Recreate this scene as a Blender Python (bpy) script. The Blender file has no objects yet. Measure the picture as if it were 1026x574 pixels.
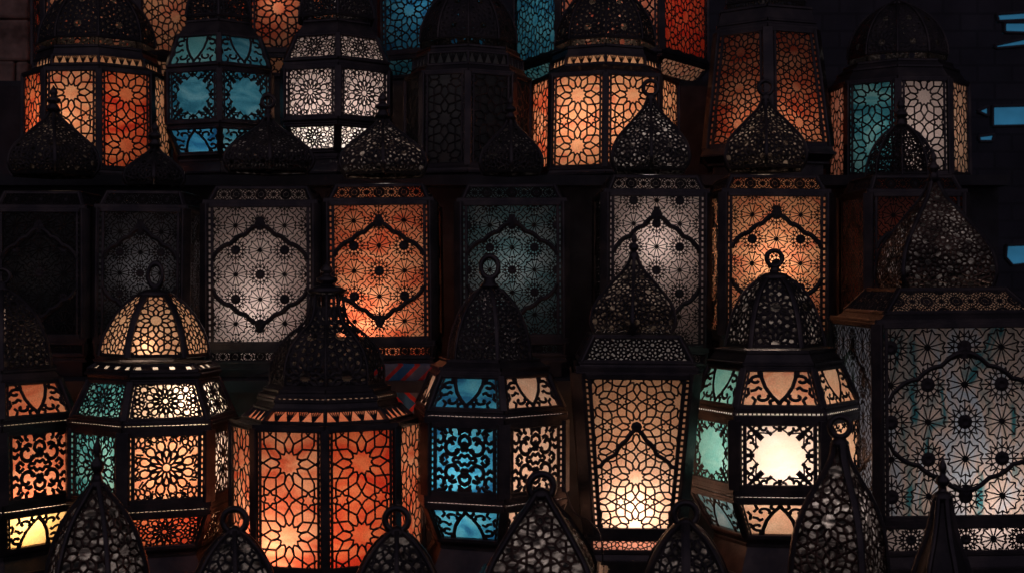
import bpy, math, random
from mathutils import Vector, Matrix
random.seed(7)
S = bpy.context.scene
COL = S.collection
PI = math.pi
CX, CY, W0 = 513.0, 287.0, 1026.0
FW = 0.75                                   # width of the view per metre of distance
def kpx(Y): return FW * Y / W0              # metres per photo pixel at distance Y
CAMZ = 1.6

# ------------------------------------------------------------------ materials
def newmat(name):
    m = bpy.data.materials.new(name); m.use_nodes = True
    nt = m.node_tree; nt.nodes.clear()
    return m, nt, nt.nodes.new('ShaderNodeOutputMaterial')

def metal_mat(name, base, worn, rough=0.42, scale=40.0, metallic=0.85):
    m, nt, out = newmat(name); N = nt.nodes; L = nt.links
    p = N.new('ShaderNodeBsdfPrincipled')
    tc = N.new('ShaderNodeTexCoord')
    n1 = N.new('ShaderNodeTexNoise'); n1.inputs['Scale'].default_value = scale * .35; n1.inputs['Detail'].default_value = 6
    n2 = N.new('ShaderNodeTexNoise'); n2.inputs['Scale'].default_value = scale * 4; n2.inputs['Detail'].default_value = 3
    L.new(tc.outputs['Object'], n1.inputs['Vector']); L.new(tc.outputs['Object'], n2.inputs['Vector'])
    r = N.new('ShaderNodeValToRGB'); r.color_ramp.elements[0].position = .42; r.color_ramp.elements[1].position = .75
    r.color_ramp.elements[0].color = (*base, 1); r.color_ramp.elements[1].color = (*worn, 1)
    L.new(n1.outputs['Fac'], r.inputs['Fac']); L.new(r.outputs['Color'], p.inputs['Base Color'])
    mr = N.new('ShaderNodeMapRange'); mr.inputs['To Min'].default_value = rough - .12; mr.inputs['To Max'].default_value = rough + .2
    L.new(n2.outputs['Fac'], mr.inputs['Value']); L.new(mr.outputs['Result'], p.inputs['Roughness'])
    b = N.new('ShaderNodeBump'); b.inputs['Strength'].default_value = .35; b.inputs['Distance'].default_value = .002
    L.new(n2.outputs['Fac'], b.inputs['Height']); L.new(b.outputs['Normal'], p.inputs['Normal'])
    p.inputs['Metallic'].default_value = metallic
    L.new(p.outputs['BSDF'], out.inputs['Surface'])
    return m
METAL = metal_mat('dark_bronze_metal', (.065, .056, .062), (.14, .11, .105), rough=.34)
FILI = metal_mat('pierced_sheet_metal', (.052, .046, .050), (.10, .08, .078), rough=.5)
COPPER_TINT = metal_mat('copper_tint_metal', (.07, .045, .038), (.20, .115, .085), rough=.36)  # copper tint paints in warm reflections of neighbouring lanterns

def glass_mat(name, cols, scale=9.0, clear=.04, grain=.25, dark=0.0, streak=False):
    """frosted stained glass: light of the lamp inside passes through and is tinted"""
    m, nt, out = newmat(name); N = nt.nodes; L = nt.links
    tc = N.new('ShaderNodeTexCoord')
    n1 = N.new('ShaderNodeTexNoise'); n1.inputs['Scale'].default_value = scale; n1.inputs['Detail'].default_value = 3; n1.inputs['Distortion'].default_value = 1.2
    mp = N.new('ShaderNodeMapping'); mp.inputs['Scale'].default_value = (3.5, 3.5, 1.2) if streak else (1, 1, 1.8)
    oi = N.new('ShaderNodeObjectInfo')
    ad = N.new('ShaderNodeVectorMath'); ad.operation = 'ADD'
    ml = N.new('ShaderNodeMath'); ml.operation = 'MULTIPLY'; ml.inputs[1].default_value = 13.0
    L.new(oi.outputs['Random'], ml.inputs[0]); L.new(tc.outputs['Object'], ad.inputs[0]); L.new(ml.outputs[0], ad.inputs[1])
    L.new(ad.outputs[0], mp.inputs['Vector']); L.new(mp.outputs['Vector'], n1.inputs['Vector'])
    r = N.new('ShaderNodeValToRGB'); r.color_ramp.elements[0].position = .36; r.color_ramp.elements[1].position = .66
    r.color_ramp.elements[0].color = (*cols[0], 1); r.color_ramp.elements[1].color = (*cols[-1], 1)
    if len(cols) == 3:
        e = r.color_ramp.elements.new(.5); e.color = (*cols[1], 1)
    L.new(n1.outputs['Fac'], r.inputs['Fac'])
    n2 = N.new('ShaderNodeTexNoise'); n2.inputs['Scale'].default_value = 260; n2.inputs['Detail'].default_value = 2
    L.new(ad.outputs[0], n2.inputs['Vector'])
    mr = N.new('ShaderNodeMapRange'); mr.inputs['From Min'].default_value = .3; mr.inputs['From Max'].default_value = .7
    mr.inputs['To Min'].default_value = 1 - grain; mr.inputs['To Max'].default_value = 1.0
    L.new(n2.outputs['Fac'], mr.inputs['Value'])
    vm = N.new('ShaderNodeVectorMath'); vm.operation = 'SCALE'
    L.new(r.outputs['Color'], vm.inputs[0]); L.new(mr.outputs['Result'], vm.inputs['Scale'])
    t = N.new('ShaderNodeBsdfTranslucent'); L.new(vm.outputs[0], t.inputs['Color'])
    g = N.new('ShaderNodeBsdfGlossy'); g.inputs['Roughness'].default_value = .25; g.inputs['Color'].default_value = (.5, .5, .5, 1)
    mx = N.new('ShaderNodeMixShader'); mx.inputs['Fac'].default_value = .05
    L.new(t.outputs[0], mx.inputs[1]); L.new(g.outputs[0], mx.inputs[2])
    L.new(mx.outputs[0], out.inputs['Surface'])
    return m
G = {
 'yellow': glass_mat('yellow_glass', [(.92, .58, .22), (.96, .70, .34)]),
 'patchy': glass_mat('patchy_light_lining', [(.012, .011, .011), (.16, .13, .13), (.92, .82, .80)], scale=26.0),  # dark to light patches painted in as light seen through piercings
 'soot': glass_mat('dark_pane_glass', [(.10, .10, .11), (.16, .15, .16)]),  # darkness of unlit panes put into the glass colour
 'hot':    glass_mat('warm_white_glass', [(.93, .70, .58), (.96, .80, .72)], grain=.1),
 'orange': glass_mat('orange_glass', [(.72, .13, .07), (.86, .30, .18), (.90, .45, .30)], scale=6.5),
 'amber':  glass_mat('amber_glass', [(.88, .36, .21), (.92, .52, .34), (.84, .29, .19)], scale=7),
 'red':    glass_mat('red_glass', [(.70, .055, .03), (.82, .15, .07), (.88, .28, .14)], scale=6.5),
 'deepred':glass_mat('deep_red_glass', [(.78, .04, .02), (.88, .12, .05)]),
 'peach':  glass_mat('peach_glass', [(.85, .46, .30), (.92, .60, .42)]),
 'pink':   glass_mat('pale_pink_glass', [(.66, .52, .50), (.86, .70, .66)], scale=6),
 'white':  glass_mat('white_glass', [(.82, .72, .66), (.92, .88, .85)]),
 'teal':   glass_mat('teal_glass', [(.04, .22, .29), (.10, .38, .45), (.22, .52, .56)]),
 'seafoam':glass_mat('sea_green_glass', [(.20, .58, .54), (.36, .70, .64)]),
 'blue':   glass_mat('blue_glass', [(.02, .14, .30), (.06, .36, .56), (.12, .46, .62)]),
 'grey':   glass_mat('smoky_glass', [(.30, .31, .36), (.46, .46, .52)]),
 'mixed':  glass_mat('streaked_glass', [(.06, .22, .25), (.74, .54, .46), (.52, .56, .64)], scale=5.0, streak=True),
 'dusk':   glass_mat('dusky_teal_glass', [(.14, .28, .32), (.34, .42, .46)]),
 'rose':   glass_mat('rose_glass', [(.80, .24, .14), (.88, .40, .28)]),
}
def simple_mat(name, col, rough=.8, noise=6.0, var=.5, bump=.3, spec=.3):
    m, nt, out = newmat(name); N = nt.nodes; L = nt.links
    p = N.new('ShaderNodeBsdfPrincipled'); tc = N.new('ShaderNodeTexCoord')
    n = N.new('ShaderNodeTexNoise'); n.inputs['Scale'].default_value = noise; n.inputs['Detail'].default_value = 8
    L.new(tc.outputs['Object'], n.inputs['Vector'])
    r = N.new('ShaderNodeValToRGB'); r.color_ramp.elements[0].position = .3; r.color_ramp.elements[1].position = .7
    r.color_ramp.elements[0].color = (*[c * (1 - var) for c in col], 1); r.color_ramp.elements[1].color = (*[min(1, c * (1 + var)) for c in col], 1)
    L.new(n.outputs['Fac'], r.inputs['Fac']); L.new(r.outputs['Color'], p.inputs['Base Color'])
    b = N.new('ShaderNodeBump'); b.inputs['Strength'].default_value = bump; b.inputs['Distance'].default_value = .01
    L.new(n.outputs['Fac'], b.inputs['Height']); L.new(b.outputs['Normal'], p.inputs['Normal'])
    p.inputs['Roughness'].default_value = rough; p.inputs['Specular IOR Level'].default_value = spec
    L.new(p.outputs['BSDF'], out.inputs['Surface'])
    return m
WOOD = simple_mat('stained_wood', (.045, .042, .048), .6, 14, .4, .2)
STONE = simple_mat('rough_stone', (.36, .25, .20), .95, 11, .6, 1.0)
DARKWALL = simple_mat('dark_plaster', (.13, .115, .13), .95, 3, .3, .3)
def brick_mat():
    m, nt, out = newmat('old_brick'); N = nt.nodes; L = nt.links
    p = N.new('ShaderNodeBsdfPrincipled'); tc = N.new('ShaderNodeTexCoord'); mp = N.new('ShaderNodeMapping'); mp.inputs['Rotation'].default_value = (PI / 2, 0, 0)
    b = N.new('ShaderNodeTexBrick'); b.inputs['Scale'].default_value = 3; b.inputs['Color1'].default_value = (.095, .082, .10, 1); b.inputs['Color2'].default_value = (.08, .07, .088, 1); b.inputs['Mortar'].default_value = (.065, .058, .07, 1)
    n = N.new('ShaderNodeTexNoise'); n.inputs['Scale'].default_value = 7; n.inputs['Detail'].default_value = 8
    L.new(tc.outputs['Object'], mp.inputs['Vector']); L.new(mp.outputs['Vector'], b.inputs['Vector']); L.new(tc.outputs['Object'], n.inputs['Vector'])
    mx = N.new('ShaderNodeMix'); mx.data_type = 'RGBA'; mx.blend_type = 'MULTIPLY'; mx.inputs['Factor'].default_value = .7
    L.new(b.outputs['Color'], mx.inputs['A']); L.new(n.outputs['Fac'], mx.inputs['B']); L.new(mx.outputs['Result'], p.inputs['Base Color'])
    bp = N.new('ShaderNodeBump'); bp.inputs['Strength'].default_value = .6; bp.inputs['Distance'].default_value = .01; L.new(n.outputs['Fac'], bp.inputs['Height']); L.new(bp.outputs['Normal'], p.inputs['Normal'])
    p.inputs['Roughness'].default_value = .95; L.new(p.outputs[0], out.inputs['Surface']); return m
BRICK = brick_mat()
GROUND = simple_mat('paving', (.05, .045, .045), .9, 3, .3, .3)
FRAMEM = simple_mat('dark_painted_frame', (.07, .065, .08), .7, 10, .3, .1)

# ------------------------------------------------------------------ mesh builder
class MB:
    def __init__(s): s.v = []; s.f = []
    def add(s, vs, fs):
        o = len(s.v); s.v.extend([tuple(p) for p in vs]); s.f.extend([tuple(i + o for i in q) for q in fs])
    def quad(s, a, b, c, d): s.add([a, b, c, d], [(0, 1, 2, 3)])
    def bar(s, p, q, w, t, nrm, chamfer=True):
        """bar from p to q, width w across, thickness t, centred, top towards nrm"""
        p = Vector(p); q = Vector(q); d = (q - p)
        if d.length < 1e-6: return
        d.normalize(); n = Vector(nrm); n = (n - d * n.dot(d)).normalized(); x = d.cross(n)
        a = w / 2; b = t / 2; c = min(a, b) * .5
        prof = [(-a, -b), (a, -b), (a, b - c), (a - c, b), (-a + c, b), (-a, b - c)]
        vs = [p + x * u + n * v for u, v in prof] + [q + x * u + n * v for u, v in prof]
        k = 6
        s.add(vs, [(i, (i + 1) % k, (i + 1) % k + k, i + k) for i in range(k)] + [tuple(range(k))[::-1], tuple(range(k, 2 * k))])
    def ridge(s, p, q, w, n, h):
        d = (q - p)
        if d.length < 1e-7: return
        x = d.normalized().cross(n) * (w / 2)
        t = n * h
        s.add([p - x, p + t, p + x, q - x, q + t, q + x], [(0, 3, 4, 1), (1, 4, 5, 2)])
    def lathe(s, prof, seg=16, c=(0, 0, 0)):
        rings = []
        for r, z in prof:
            rings.append([(c[0] + r * math.cos(2 * PI * i / seg), c[1] + r * math.sin(2 * PI * i / seg), c[2] + z) for i in range(seg)])
        vs = [p for r in rings for p in r]; fs = []
        for j in range(len(rings) - 1):
            for i in range(seg):
                a = j * seg + i; b = j * seg + (i + 1) % seg
                fs.append((a, b, b + seg, a + seg))
        fs.append(tuple(range(seg))[::-1]); fs.append(tuple(range((len(rings) - 1) * seg, len(rings) * seg)))
        s.add(vs, fs)
    def torus(s, c, R, r, sx=1.0, sz=1.0, seg=22, ts=8, squash=1.0):
        vs = []; fs = []
        for i in range(seg):
            a = 2 * PI * i / seg
            for j in range(ts):
                b = 2 * PI * j / ts
                rr = R + r * math.cos(b)
                vs.append((c[0] + rr * math.cos(a) * sx, c[1] + r * math.sin(b) * squash, c[2] + rr * math.sin(a) * sz))
        for i in range(seg):
            for j in range(ts):
                fs.append((i * ts + j, ((i + 1) % seg) * ts + j, ((i + 1) % seg) * ts + (j + 1) % ts, i * ts + (j + 1) % ts))
        s.add(vs, fs)
    def box(s, x0, x1, y0, y1, z0, z1):
        s.add([(x0, y0, z0), (x1, y0, z0), (x1, y1, z0), (x0, y1, z0), (x0, y0, z1), (x1, y0, z1), (x1, y1, z1), (x0, y1, z1)],
              [(3, 2, 1, 0), (4, 5, 6, 7), (0, 1, 5, 4), (1, 2, 6, 5), (2, 3, 7, 6), (3, 0, 4, 7)])
    def build(s, name, mat, parent=None, smooth=False):
        me = bpy.data.meshes.new(name); me.from_pydata(s.v, [], s.f)
        mats = mat if isinstance(mat, (list, tuple)) else [mat]
        for mm in mats: me.materials.append(mm)
        if smooth:
            for p in me.polygons: p.use_smooth = True
        o = bpy.data.objects.new(name, me); COL.objects.link(o)
        if parent: o.parent = parent
        return o
def empty(name, loc): 
    o = bpy.data.objects.new(name, None); o.location = loc; o.empty_display_size = .1; COL.objects.link(o); return o
def tag(o, label=None, cat=None, group=None, kind=None):
    if label: o['label'] = label
    if cat: o['category'] = cat
    if group: o['group'] = group
    if kind: o['kind'] = kind
    return o

# ------------------------------------------------------------------ ornament patterns (2D line work)
def rot(p, a): return (p[0] * math.cos(a) - p[1] * math.sin(a), p[0] * math.sin(a) + p[1] * math.cos(a))
_cache = {}
def star_patch(n):
    """girih rosettes (apothem 1) whose outward rays meet in the gaps"""
    if n in _cache: return _cache[n]
    if n == 12:
        lines = []; sp = 2 + 4 * math.tan(PI / 12) * .5 * 1.0; e = 2 * math.tan(PI / 12)
        sp = 2 + e
        r0, r1, r2 = .36, .49, .72
        def pol(c, r, a): return (c[0] + r * math.cos(a), c[1] + r * math.sin(a))
        B = pol((0, 0), r2, PI / 12); th = math.atan2(1 - B[0], B[1])      # contact angle with the tile edge
        def tile(c, m, ap, ph):
            half = ap * math.tan(PI / m)
            # ray from an edge midpoint meets its neighbour on the corner bisector
            # in triangle midpoint-corner-meeting point the corner angle is half the interior angle
            ia = PI / 2 - PI / m; d = half * math.sin(th) / math.sin(PI - th - ia)
            rc = ap / math.cos(PI / m) - d
            for i in range(m):
                a = ph + 2 * PI * i / m
                lines.append([pol(c, ap, a), pol(c, rc, a + PI / m), pol(c, ap, a + 2 * PI / m)])
                if m == 6: lines.append([pol(c, rc, a + PI / m), pol(c, rc * .62, a + 2 * PI / m), pol(c, rc, a + 3 * PI / m)])
        for ci in range(-4, 5):
            for ri in range(-5, 6):
                c = (ci * sp * math.sqrt(3) / 2, ri * sp + (sp / 2 if ci % 2 else 0))
                for i in range(12):
                    a = PI / 2 + PI * i / 6; h = a + PI / 12
                    A = pol(c, r1, h)
                    lines.append([pol(c, r1 - .02, h - .035), pol(c, r2, h)]); lines.append([pol(c, r1 - .02, h + .035), pol(c, r2, h)]); lines.append([pol(c, 1, a), pol(c, r2, h), pol(c, 1, a + PI / 6)])
                    lines.append([pol(c, r0, a), A, pol(c, r0, a + PI / 6)])
                for q in range(3):
                    a = PI / 2 + q * PI / 3; tile(pol(c, sp / 2, a), 4, e / 2, a)
                for a in (0, PI / 3): tile(pol(c, sp / math.sqrt(3), a), 6, e / 2 / math.tan(PI / 6), a + PI / 6 * 0)
        _cache[n] = lines
        return lines
    cs = []
    if n == 10:
        for c in range(-4, 5):
            for r in range(-5, 6): cs.append((c * 2 * math.cos(PI / 10), r * 2 + (2 * math.sin(PI / 10) if c % 2 else 0)))
        ph0 = PI / 2
    elif n == 12:
        for c in range(-4, 5):
            for r in range(-5, 6): cs.append((c * math.sqrt(3), r * 2 + (1 if c % 2 else 0)))
        ph0 = PI / 2
    else:
        for c in range(-4, 5):
            for r in range(-5, 6): cs.append((c * 2, r * 2))
        ph0 = 0
    r0, r1, r2 = {10: (.33, .46, .74), 12: (.34, .46, .76), 8: (.30, .44, .70)}[n]
    lines = []; mids = {}
    def pol(c, r, a): return (c[0] + r * math.cos(a), c[1] + r * math.sin(a))
    for c in cs:
        for i in range(n):
            a = ph0 + 2 * PI * i / n; h = a + PI / n
            A = pol(c, r1, h); B = pol(c, r2, h); T0 = pol(c, 1, a); T1 = pol(c, 1, a + 2 * PI / n)
            lines.append([A, B]); lines.append([T0, B, T1])
            lines.append([pol(c, r0, a), A, pol(c, r0, a + 2 * PI / n)])
            key = (round(T0[0], 2), round(T0[1], 2))
            d = (T0[0] - B[0], T0[1] - B[1]); B2 = pol(c, r2, a - PI / n); d2 = (T0[0] - B2[0], T0[1] - B2[1])
            mids.setdefault(key, []).append((T0, d, d2))
    rays = []
    for k, v in mids.items():
        if len(v) == 1:
            T, d, d2 = v[0]
            for q in (d, d2):
                l = math.hypot(*q); rays.append((T, (q[0] / l, q[1] / l)))
    LIM = .95; cut = [LIM] * len(rays)
    for i in range(len(rays)):
        (px, py), (dx, dy) = rays[i]
        for j in range(i + 1, len(rays)):
            (qx, qy), (ex, ey) = rays[j]
            wx, wy = qx - px, qy - py
            if wx * wx + wy * wy > 3.6 or wx * wx + wy * wy < 1e-4: continue
            den = dx * ey - dy * ex
            if abs(den) < 1e-6: continue
            t = (wx * ey - wy * ex) / den; u = (wx * dy - wy * dx) / den
            if 1e-3 < t < LIM and 1e-3 < u < LIM and abs(t - u) < .12:
                cut[i] = min(cut[i], t); cut[j] = min(cut[j], u)
    for (p, d), c in zip(rays, cut):
        if c < LIM: lines.append([p, (p[0] + d[0] * c, p[1] + d[1] * c)])
    _cache[n] = lines
    return lines
def circ(cx, cy, r, n=16, a0=0, a1=2 * PI, rx=None):
    rx = rx or r
    return [(cx + rx * math.cos(a0 + (a1 - a0) * i / n), cy + r * math.sin(a0 + (a1 - a0) * i / n)) for i in range(n + 1)]
def spiral(cx, cy, r0, r1, a0, a1, n=12):
    return [(cx + (r0 + (r1 - r0) * i / n) * math.cos(a0 + (a1 - a0) * i / n), cy + (r0 + (r1 - r0) * i / n) * math.sin(a0 + (a1 - a0) * i / n)) for i in range(n + 1)]
def L1(pts, w=1.0): return (pts, w)

def pat_star(W, H, c, n=10, oy=0.0, ox=0.0):
    return [([(x * c + ox, y * c + oy) for x, y in l], 1.0) for l in star_patch(n)]
def pat_wheel(W, H, g, **k):
    out = []; nx = int(W / g / 2) + 2; ny = int(H / g / 2) + 2
    for i in range(-nx, nx + 1):
        for j in range(-ny, ny + 1):
            x, y = i * g, j * g
            if (i + j) % 2 == 0:
                out.append(L1(circ(x, y, .10 * g, 8), g * .2 / k.get('lw', 1)))
                out.append(L1(circ(x, y, .30 * g, 14)))
                for q in range(12):
                    a = 2 * PI * q / 12
                    out.append(L1([(x + .12 * g * math.cos(a), y + .12 * g * math.sin(a)), (x + .56 * g * math.cos(a), y + .56 * g * math.sin(a))]))
                    b = a + PI / 12
                    out.append(L1([(x + .30 * g * math.cos(a), y + .30 * g * math.sin(a)), (x + .47 * g * math.cos(b), y + .47 * g * math.sin(b)), (x + .30 * g * math.cos(a + PI / 6), y + .30 * g * math.sin(a + PI / 6))], .8))
            else:
                for q in range(12):
                    a = 2 * PI * q / 12 + PI / 12
                    out.append(L1([(x, y), (x + .5 * g * math.cos(a), y + .5 * g * math.sin(a))]))
                out.append(L1(circ(x, y, .07 * g, 8), 1.5))
                out.append(L1([(x + (.5 if q % 2 else .41) * g * math.cos(PI * q / 12 + 0), y + (.5 if q % 2 else .41) * g * math.sin(PI * q / 12 + 0)) for q in range(25)]))
            out.append(L1([(x + g / 2 + (.2 if q % 2 == 0 else .10) * g * math.cos(PI * q / 4), y + g / 2 + (.2 if q % 2 == 0 else .10) * g * math.sin(PI * q / 4)) for q in range(9)]))
    return out
def pat_flower(W, H, c, **k):
    R = min(W, H) * .5; R *= k.get('fr', .74); out = []
    def petals(cx, cy, R, n=12):
        o = []
        o.append(L1(circ(cx, cy, R * .17, 12)))
        for q in range(n):
            a = 2 * PI * q / n; h = PI / n
            def P(r, b): return (cx + r * R * math.cos(b), cy + r * R * math.sin(b))
            o.append(L1([P(.30, a), P(.44, a - h * .62), P(.62, a - h * .72), P(.68, a), P(.62, a + h * .72), P(.44, a + h * .62), P(.30, a)], 1.25))
            o.append(L1([P(.17, a), P(.30, a)], 1.2))
            b = a + h
            o.append(L1([P(.68, b - h * .5), P(.80, b - h * .75), P(.96, b - h * .55), P(1.02, b), P(.96, b + h * .55), P(.80, b + h * .75), P(.68, b + h * .5), P(.6, b)], 1.1))
        return o
    out += petals(0, 0, R)
    for l in star_patch(12):
        pts = [(x * c, y * c) for x, y in l]
        if all(math.hypot(*p) > R * 1.0 for p in pts): out.append(L1(pts))
    for q in range(24):
        a = 2 * PI * q / 24 
        out.append(L1([(R * .99 * math.cos(a), R * .99 * math.sin(a)), (R * 1.22 * math.cos(a + .09), R * 1.22 * math.sin(a + .09))]))
    return out
def mirror4(ls):
    o = []
    for p, w in ls:
        for sx in (1, -1):
            for sy in (1, -1): o.append(([(x * sx, y * sy) for x, y in p], w))
    return o
def mirror2(ls):
    o = []
    for p, w in ls:
        for sx in (1, -1): o.append(([(x * sx, y) for x, y in p], w))
    return o
def pat_scroll(W, H, c, **k):
    a, b = W / 2, H / 2
    def S_(pts): return [(x * a, y * b) for x, y in pts]
    q = []
    q.append(L1(S_(spiral(.48, .42, .30, .08, -2.6, 2.6)), 2.1))
    q.append(L1(S_(spiral(.40, .86, .24, .07, 3.6, -1.2)), 1.9))
    q.append(L1(S_(spiral(.90, .62, .20, .06, 1.9, 6.0)), 1.8))
    q.append(L1(S_([(0, .10), (.12, .16), (.20, .05), (.34, .08), (.42, 0)]), 1.8))
    q.append(L1(S_([(0, .52), (.10, .44), (.20, .52), (.16, .66), (0, .74)]), 2.0))
    q.append(L1(S_([(.62, .78), (.74, .90), (.90, .92), (1, 1)]), 2.0))
    q.append(L1(S_([(.78, .40), (.88, .28), (1, .34)]), 2.0))
    q.append(L1(S_([(.60, .05), (.72, .16), (.86, .04), (.74, -.02)]), 1.8))
    q.append(L1(S_([(0, .92), (.12, .86), (.10, 1.0)]), 2.0))
    q.append(L1(S_([(.18, .28), (.28, .30), (.30, .22)]), 2.2))
    q.append(L1(S_([(.30, .62), (.42, .66), (.54, .60)]), 2.2))
    q.append(L1(S_([(.64, .50), (.74, .60), (.70, .72)]), 2.0))
    q.append(L1(S_([(0, .30), (.08, .27), (.12, .36), (0, .40)]), 1.6))
    return mirror4(q)
def pat_medal(W, H, c, **k):
    """open centre with lobed outline and fleurons growing from the border"""
    a, b = W / 2, H / 2; q = []
    pts = []
    for i in range(65):
        t = 2 * PI * i / 64
        r = .78 + .075 * math.cos(8 * t) + .10 * (abs(math.sin(2 * t)) ** 2)
        pts.append((a * r * math.cos(t), b * r * math.sin(t)))
    out = [L1(pts, 1.0)]
    def S_(p): return [(x * a, y * b) for x, y in p]
    q.append(L1(S_([(1, 1), (.84, .84), (.72, .72)]), 2.0))
    q.append(L1(S_([(.74, .74), (.64, .64), (.54, .54)]), 3.4))
    q.append(L1(S_([(.62, .72), (.58, .58), (.72, .62)]), 1.8))
    q.append(L1(S_(circ(.86, .70, .09, 8)), 1.3)); q.append(L1(S_(circ(.70, .86, .09, 8)), 1.3))
    q.append(L1(S_(spiral(.88, .46, .12, .05, 1.2, 5.0, 8)), 1.6)); q.append(L1(S_(spiral(.46, .88, .12, .05, .4, -3.4, 8)), 1.6))
    q.append(L1(S_([(1, .22), (.88, .16), (.84, 0)]), 1.5)); q.append(L1(S_([(.22, 1), (.16, .88), (0, .84)]), 1.5))
    q.append(L1(S_([(1, .0), (.78, .0)]), 2.6)); q.append(L1(S_([(0, 1), (0, .78)]), 2.6))
    q.append(L1(S_([(.74, .30), (.66, .26), (.78, .38)]), 1.8)); q.append(L1(S_([(.30, .74), (.26, .66), (.38, .78)]), 1.8))
    q.append(L1(S_([(1, .6), (.92, .56), (1, .48)]), 1.3)); q.append(L1(S_([(.6, 1), (.56, .92), (.48, 1)]), 1.3))
    return out + mirror4(q)
def pat_arch(W, H, c, down=False, hw=.50, **k):
    """clear pointed arch, scrolls in the spandrels"""
    a, b = W / 2, H / 2
    def S_(p): return [(x * a, y * b) for x, y in p]
    q = []
    e = [(hw, -1.05), (hw * .98, -.6), (hw * .78, -.05), (hw * .42, .45), (hw * .12, .72), (0, .92)]
    q.append(L1(S_(e), 2.0))
    q.append(L1(S_(spiral(.80, -.45, .26, .08, -2.2, 2.6)), 1.7))
    q.append(L1(S_(spiral(.62, .50, .26, .08, 3.6, -1.0)), 1.7))
    q.append(L1(S_([(1, .15), (.84, .10), (.74, -.05), (.62, .05)]), 1.6))
    q.append(L1(S_([(.30, .98), (.34, .74), (.22, .66)]), 1.8))
    q.append(L1(S_([(.92, .95), (.84, .68), (.96, .5)]), 1.6))
    q.append(L1(S_([(.72, -1), (.70, -.8), (.58, -.74)]), 1.6))
    q.append(L1(S_([(1.2, .5), (1.08, .3), (1.1, 0)]), 1.6)); q.append(L1(S_(circ(1.15, -.4, .12, 8)), 1.5))
    r = mirror2(q)
    if down: r = [([(x, -y) for x, y in p], w) for p, w in r]
    return r
def pat_zig(W, H, c, **k):
    n = max(2, round(W / c)); out = []; s = W / n
    pts = []
    for i in range(n + 1):
        pts.append((-W / 2 + i * s, -H / 2)); 
        if i < n: pts.append((-W / 2 + (i + .5) * s, H / 2))
    out.append(L1(pts, 1.0))
    out.append(L1([(x, y - H * .0) for x, y in [(-W / 2, H / 2), (W / 2, H / 2)]], 1.2))
    out = [L1([(-W / 2, H / 2), (W / 2, H / 2)], 1.6), L1([(-W / 2, -H / 2), (W / 2, -H / 2)], 1.2)]
    for i in range(n + 1):
        x = -W / 2 + i * s
        for f in (-.46, -.23, 0, .23, .46): out.append(L1([(x, -H / 2), (x + f * s, H / 2)], .5))
    return out
def pat_slit(W, H, c, **k):
    n = max(2, round(W / c)); s = W / n
    return [L1([(-W / 2 + i * s, -H / 2), (-W / 2 + i * s, H / 2)], 1.0) for i in range(n + 1)]
def pat_cells(W, H, c, **k):
    rnd = random.Random(int(W * 1e4) + int(H * 1e3)); out = []; nx = int(W / c) + 3; ny = int(H / c) + 3
    P = {}
    def V(i, j):
        if (i, j) not in P:
            x = (i * .5) * c; y = (j * .866 / 1.5 * .5) * c * 1.7
            P[(i, j)] = (x + rnd.uniform(-.17, .17) * c, y + rnd.uniform(-.17, .17) * c)
        return P[(i, j)]
    # mirrored honeycomb with jitter: reads as leafy piercing
    for i in range(0, nx * 2):
        for j in range(-ny * 2, ny * 2):
            if (i + j) % 2 == 0:
                v = V(i, j * 2 + (0))
                w = V(i + 1, j * 2 + 1); out.append(L1([v, w]))
                if i > 0: out.append(L1([v, V(i - 1, j * 2 + 1)]))
                out.append(L1([v, V(i, j * 2 - 1 if False else j * 2 - 2 + 1 - 0)] if False else [v, V(i, j * 2 - 2)], .8) if (i // 1) % 2 == 0 else L1([v, w]))
            # blobs at nodes
    return mirror2(out)
PATS = dict(star=pat_star, wheel=pat_wheel, flower=pat_flower, scroll=pat_scroll, medal=pat_medal, arch=pat_arch, zig=pat_zig, slit=pat_slit, cells=pat_cells)

def clipseg(p, q, poly):
    """Cyrus-Beck against a convex ccw polygon"""
    t0, t1 = 0.0, 1.0; dx, dy = q[0] - p[0], q[1] - p[1]; n = len(poly)
    for i in range(n):
        a = poly[i]; b = poly[(i + 1) % n]
        nx, ny = -(b[1] - a[1]), (b[0] - a[0])
        num = (p[0] - a[0]) * nx + (p[1] - a[1]) * ny; den = dx * nx + dy * ny
        if abs(den) < 1e-12:
            if num < 0: return None
        else:
            t = -num / den
            if den > 0: t0 = max(t0, t)
            else: t1 = min(t1, t)
        if t0 >= t1: return None
    return (p[0] + dx * t0, p[1] + dy * t0), (p[0] + dx * t1, p[1] + dy * t1)

def cartouche(W, H, hexa=True):
    """broad stepped band laid over the lattice"""
    a, b = W / 2, H / 2
    def wig(p, q, n=3):
        o = []
        for i in range(n * 4 + 1):
            t = i / (n * 4); x = p[0] + (q[0] - p[0]) * t; y = p[1] + (q[1] - p[1]) * t
            off = (abs(math.sin(t * PI * n)) - .4) * b * .035
            o.append((x, y + off))
        return o
    L = []
    if hexa:
        for sy in (1, -1):
            for sx in (1, -1):
                L.append(([(x * sx, y * sy) for x, y in wig((0, b * .76), (a * .9, b * .34))], 3.6))
                L.append(([(a * .9 * sx, b * .34 * sy), (a * .98 * sx, b * .2 * sy), (a * 1.0 * sx, 0)], 3.0))
            L.append((circ(0, b * .76 * sy, b * .03, 8), 5.5))
            L.append(([(0, b * .70 * sy), (0, b * .86 * sy)], 5.0))
    else:
        for sx in (1, -1):
            L.append(([(x * sx * a, y * b) for x, y in [(0, .36), (.10, .30), (.20, .20), (.28, .16), (.36, .10), (.42, 0), (.56, -.07 + .02), (.66, -.10), (.72, -.18 + .02), (1.0, -.20)]], 3.2))
        L.append((circ(0, b * .38, b * .025, 8), 5.5))
    return L

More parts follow.
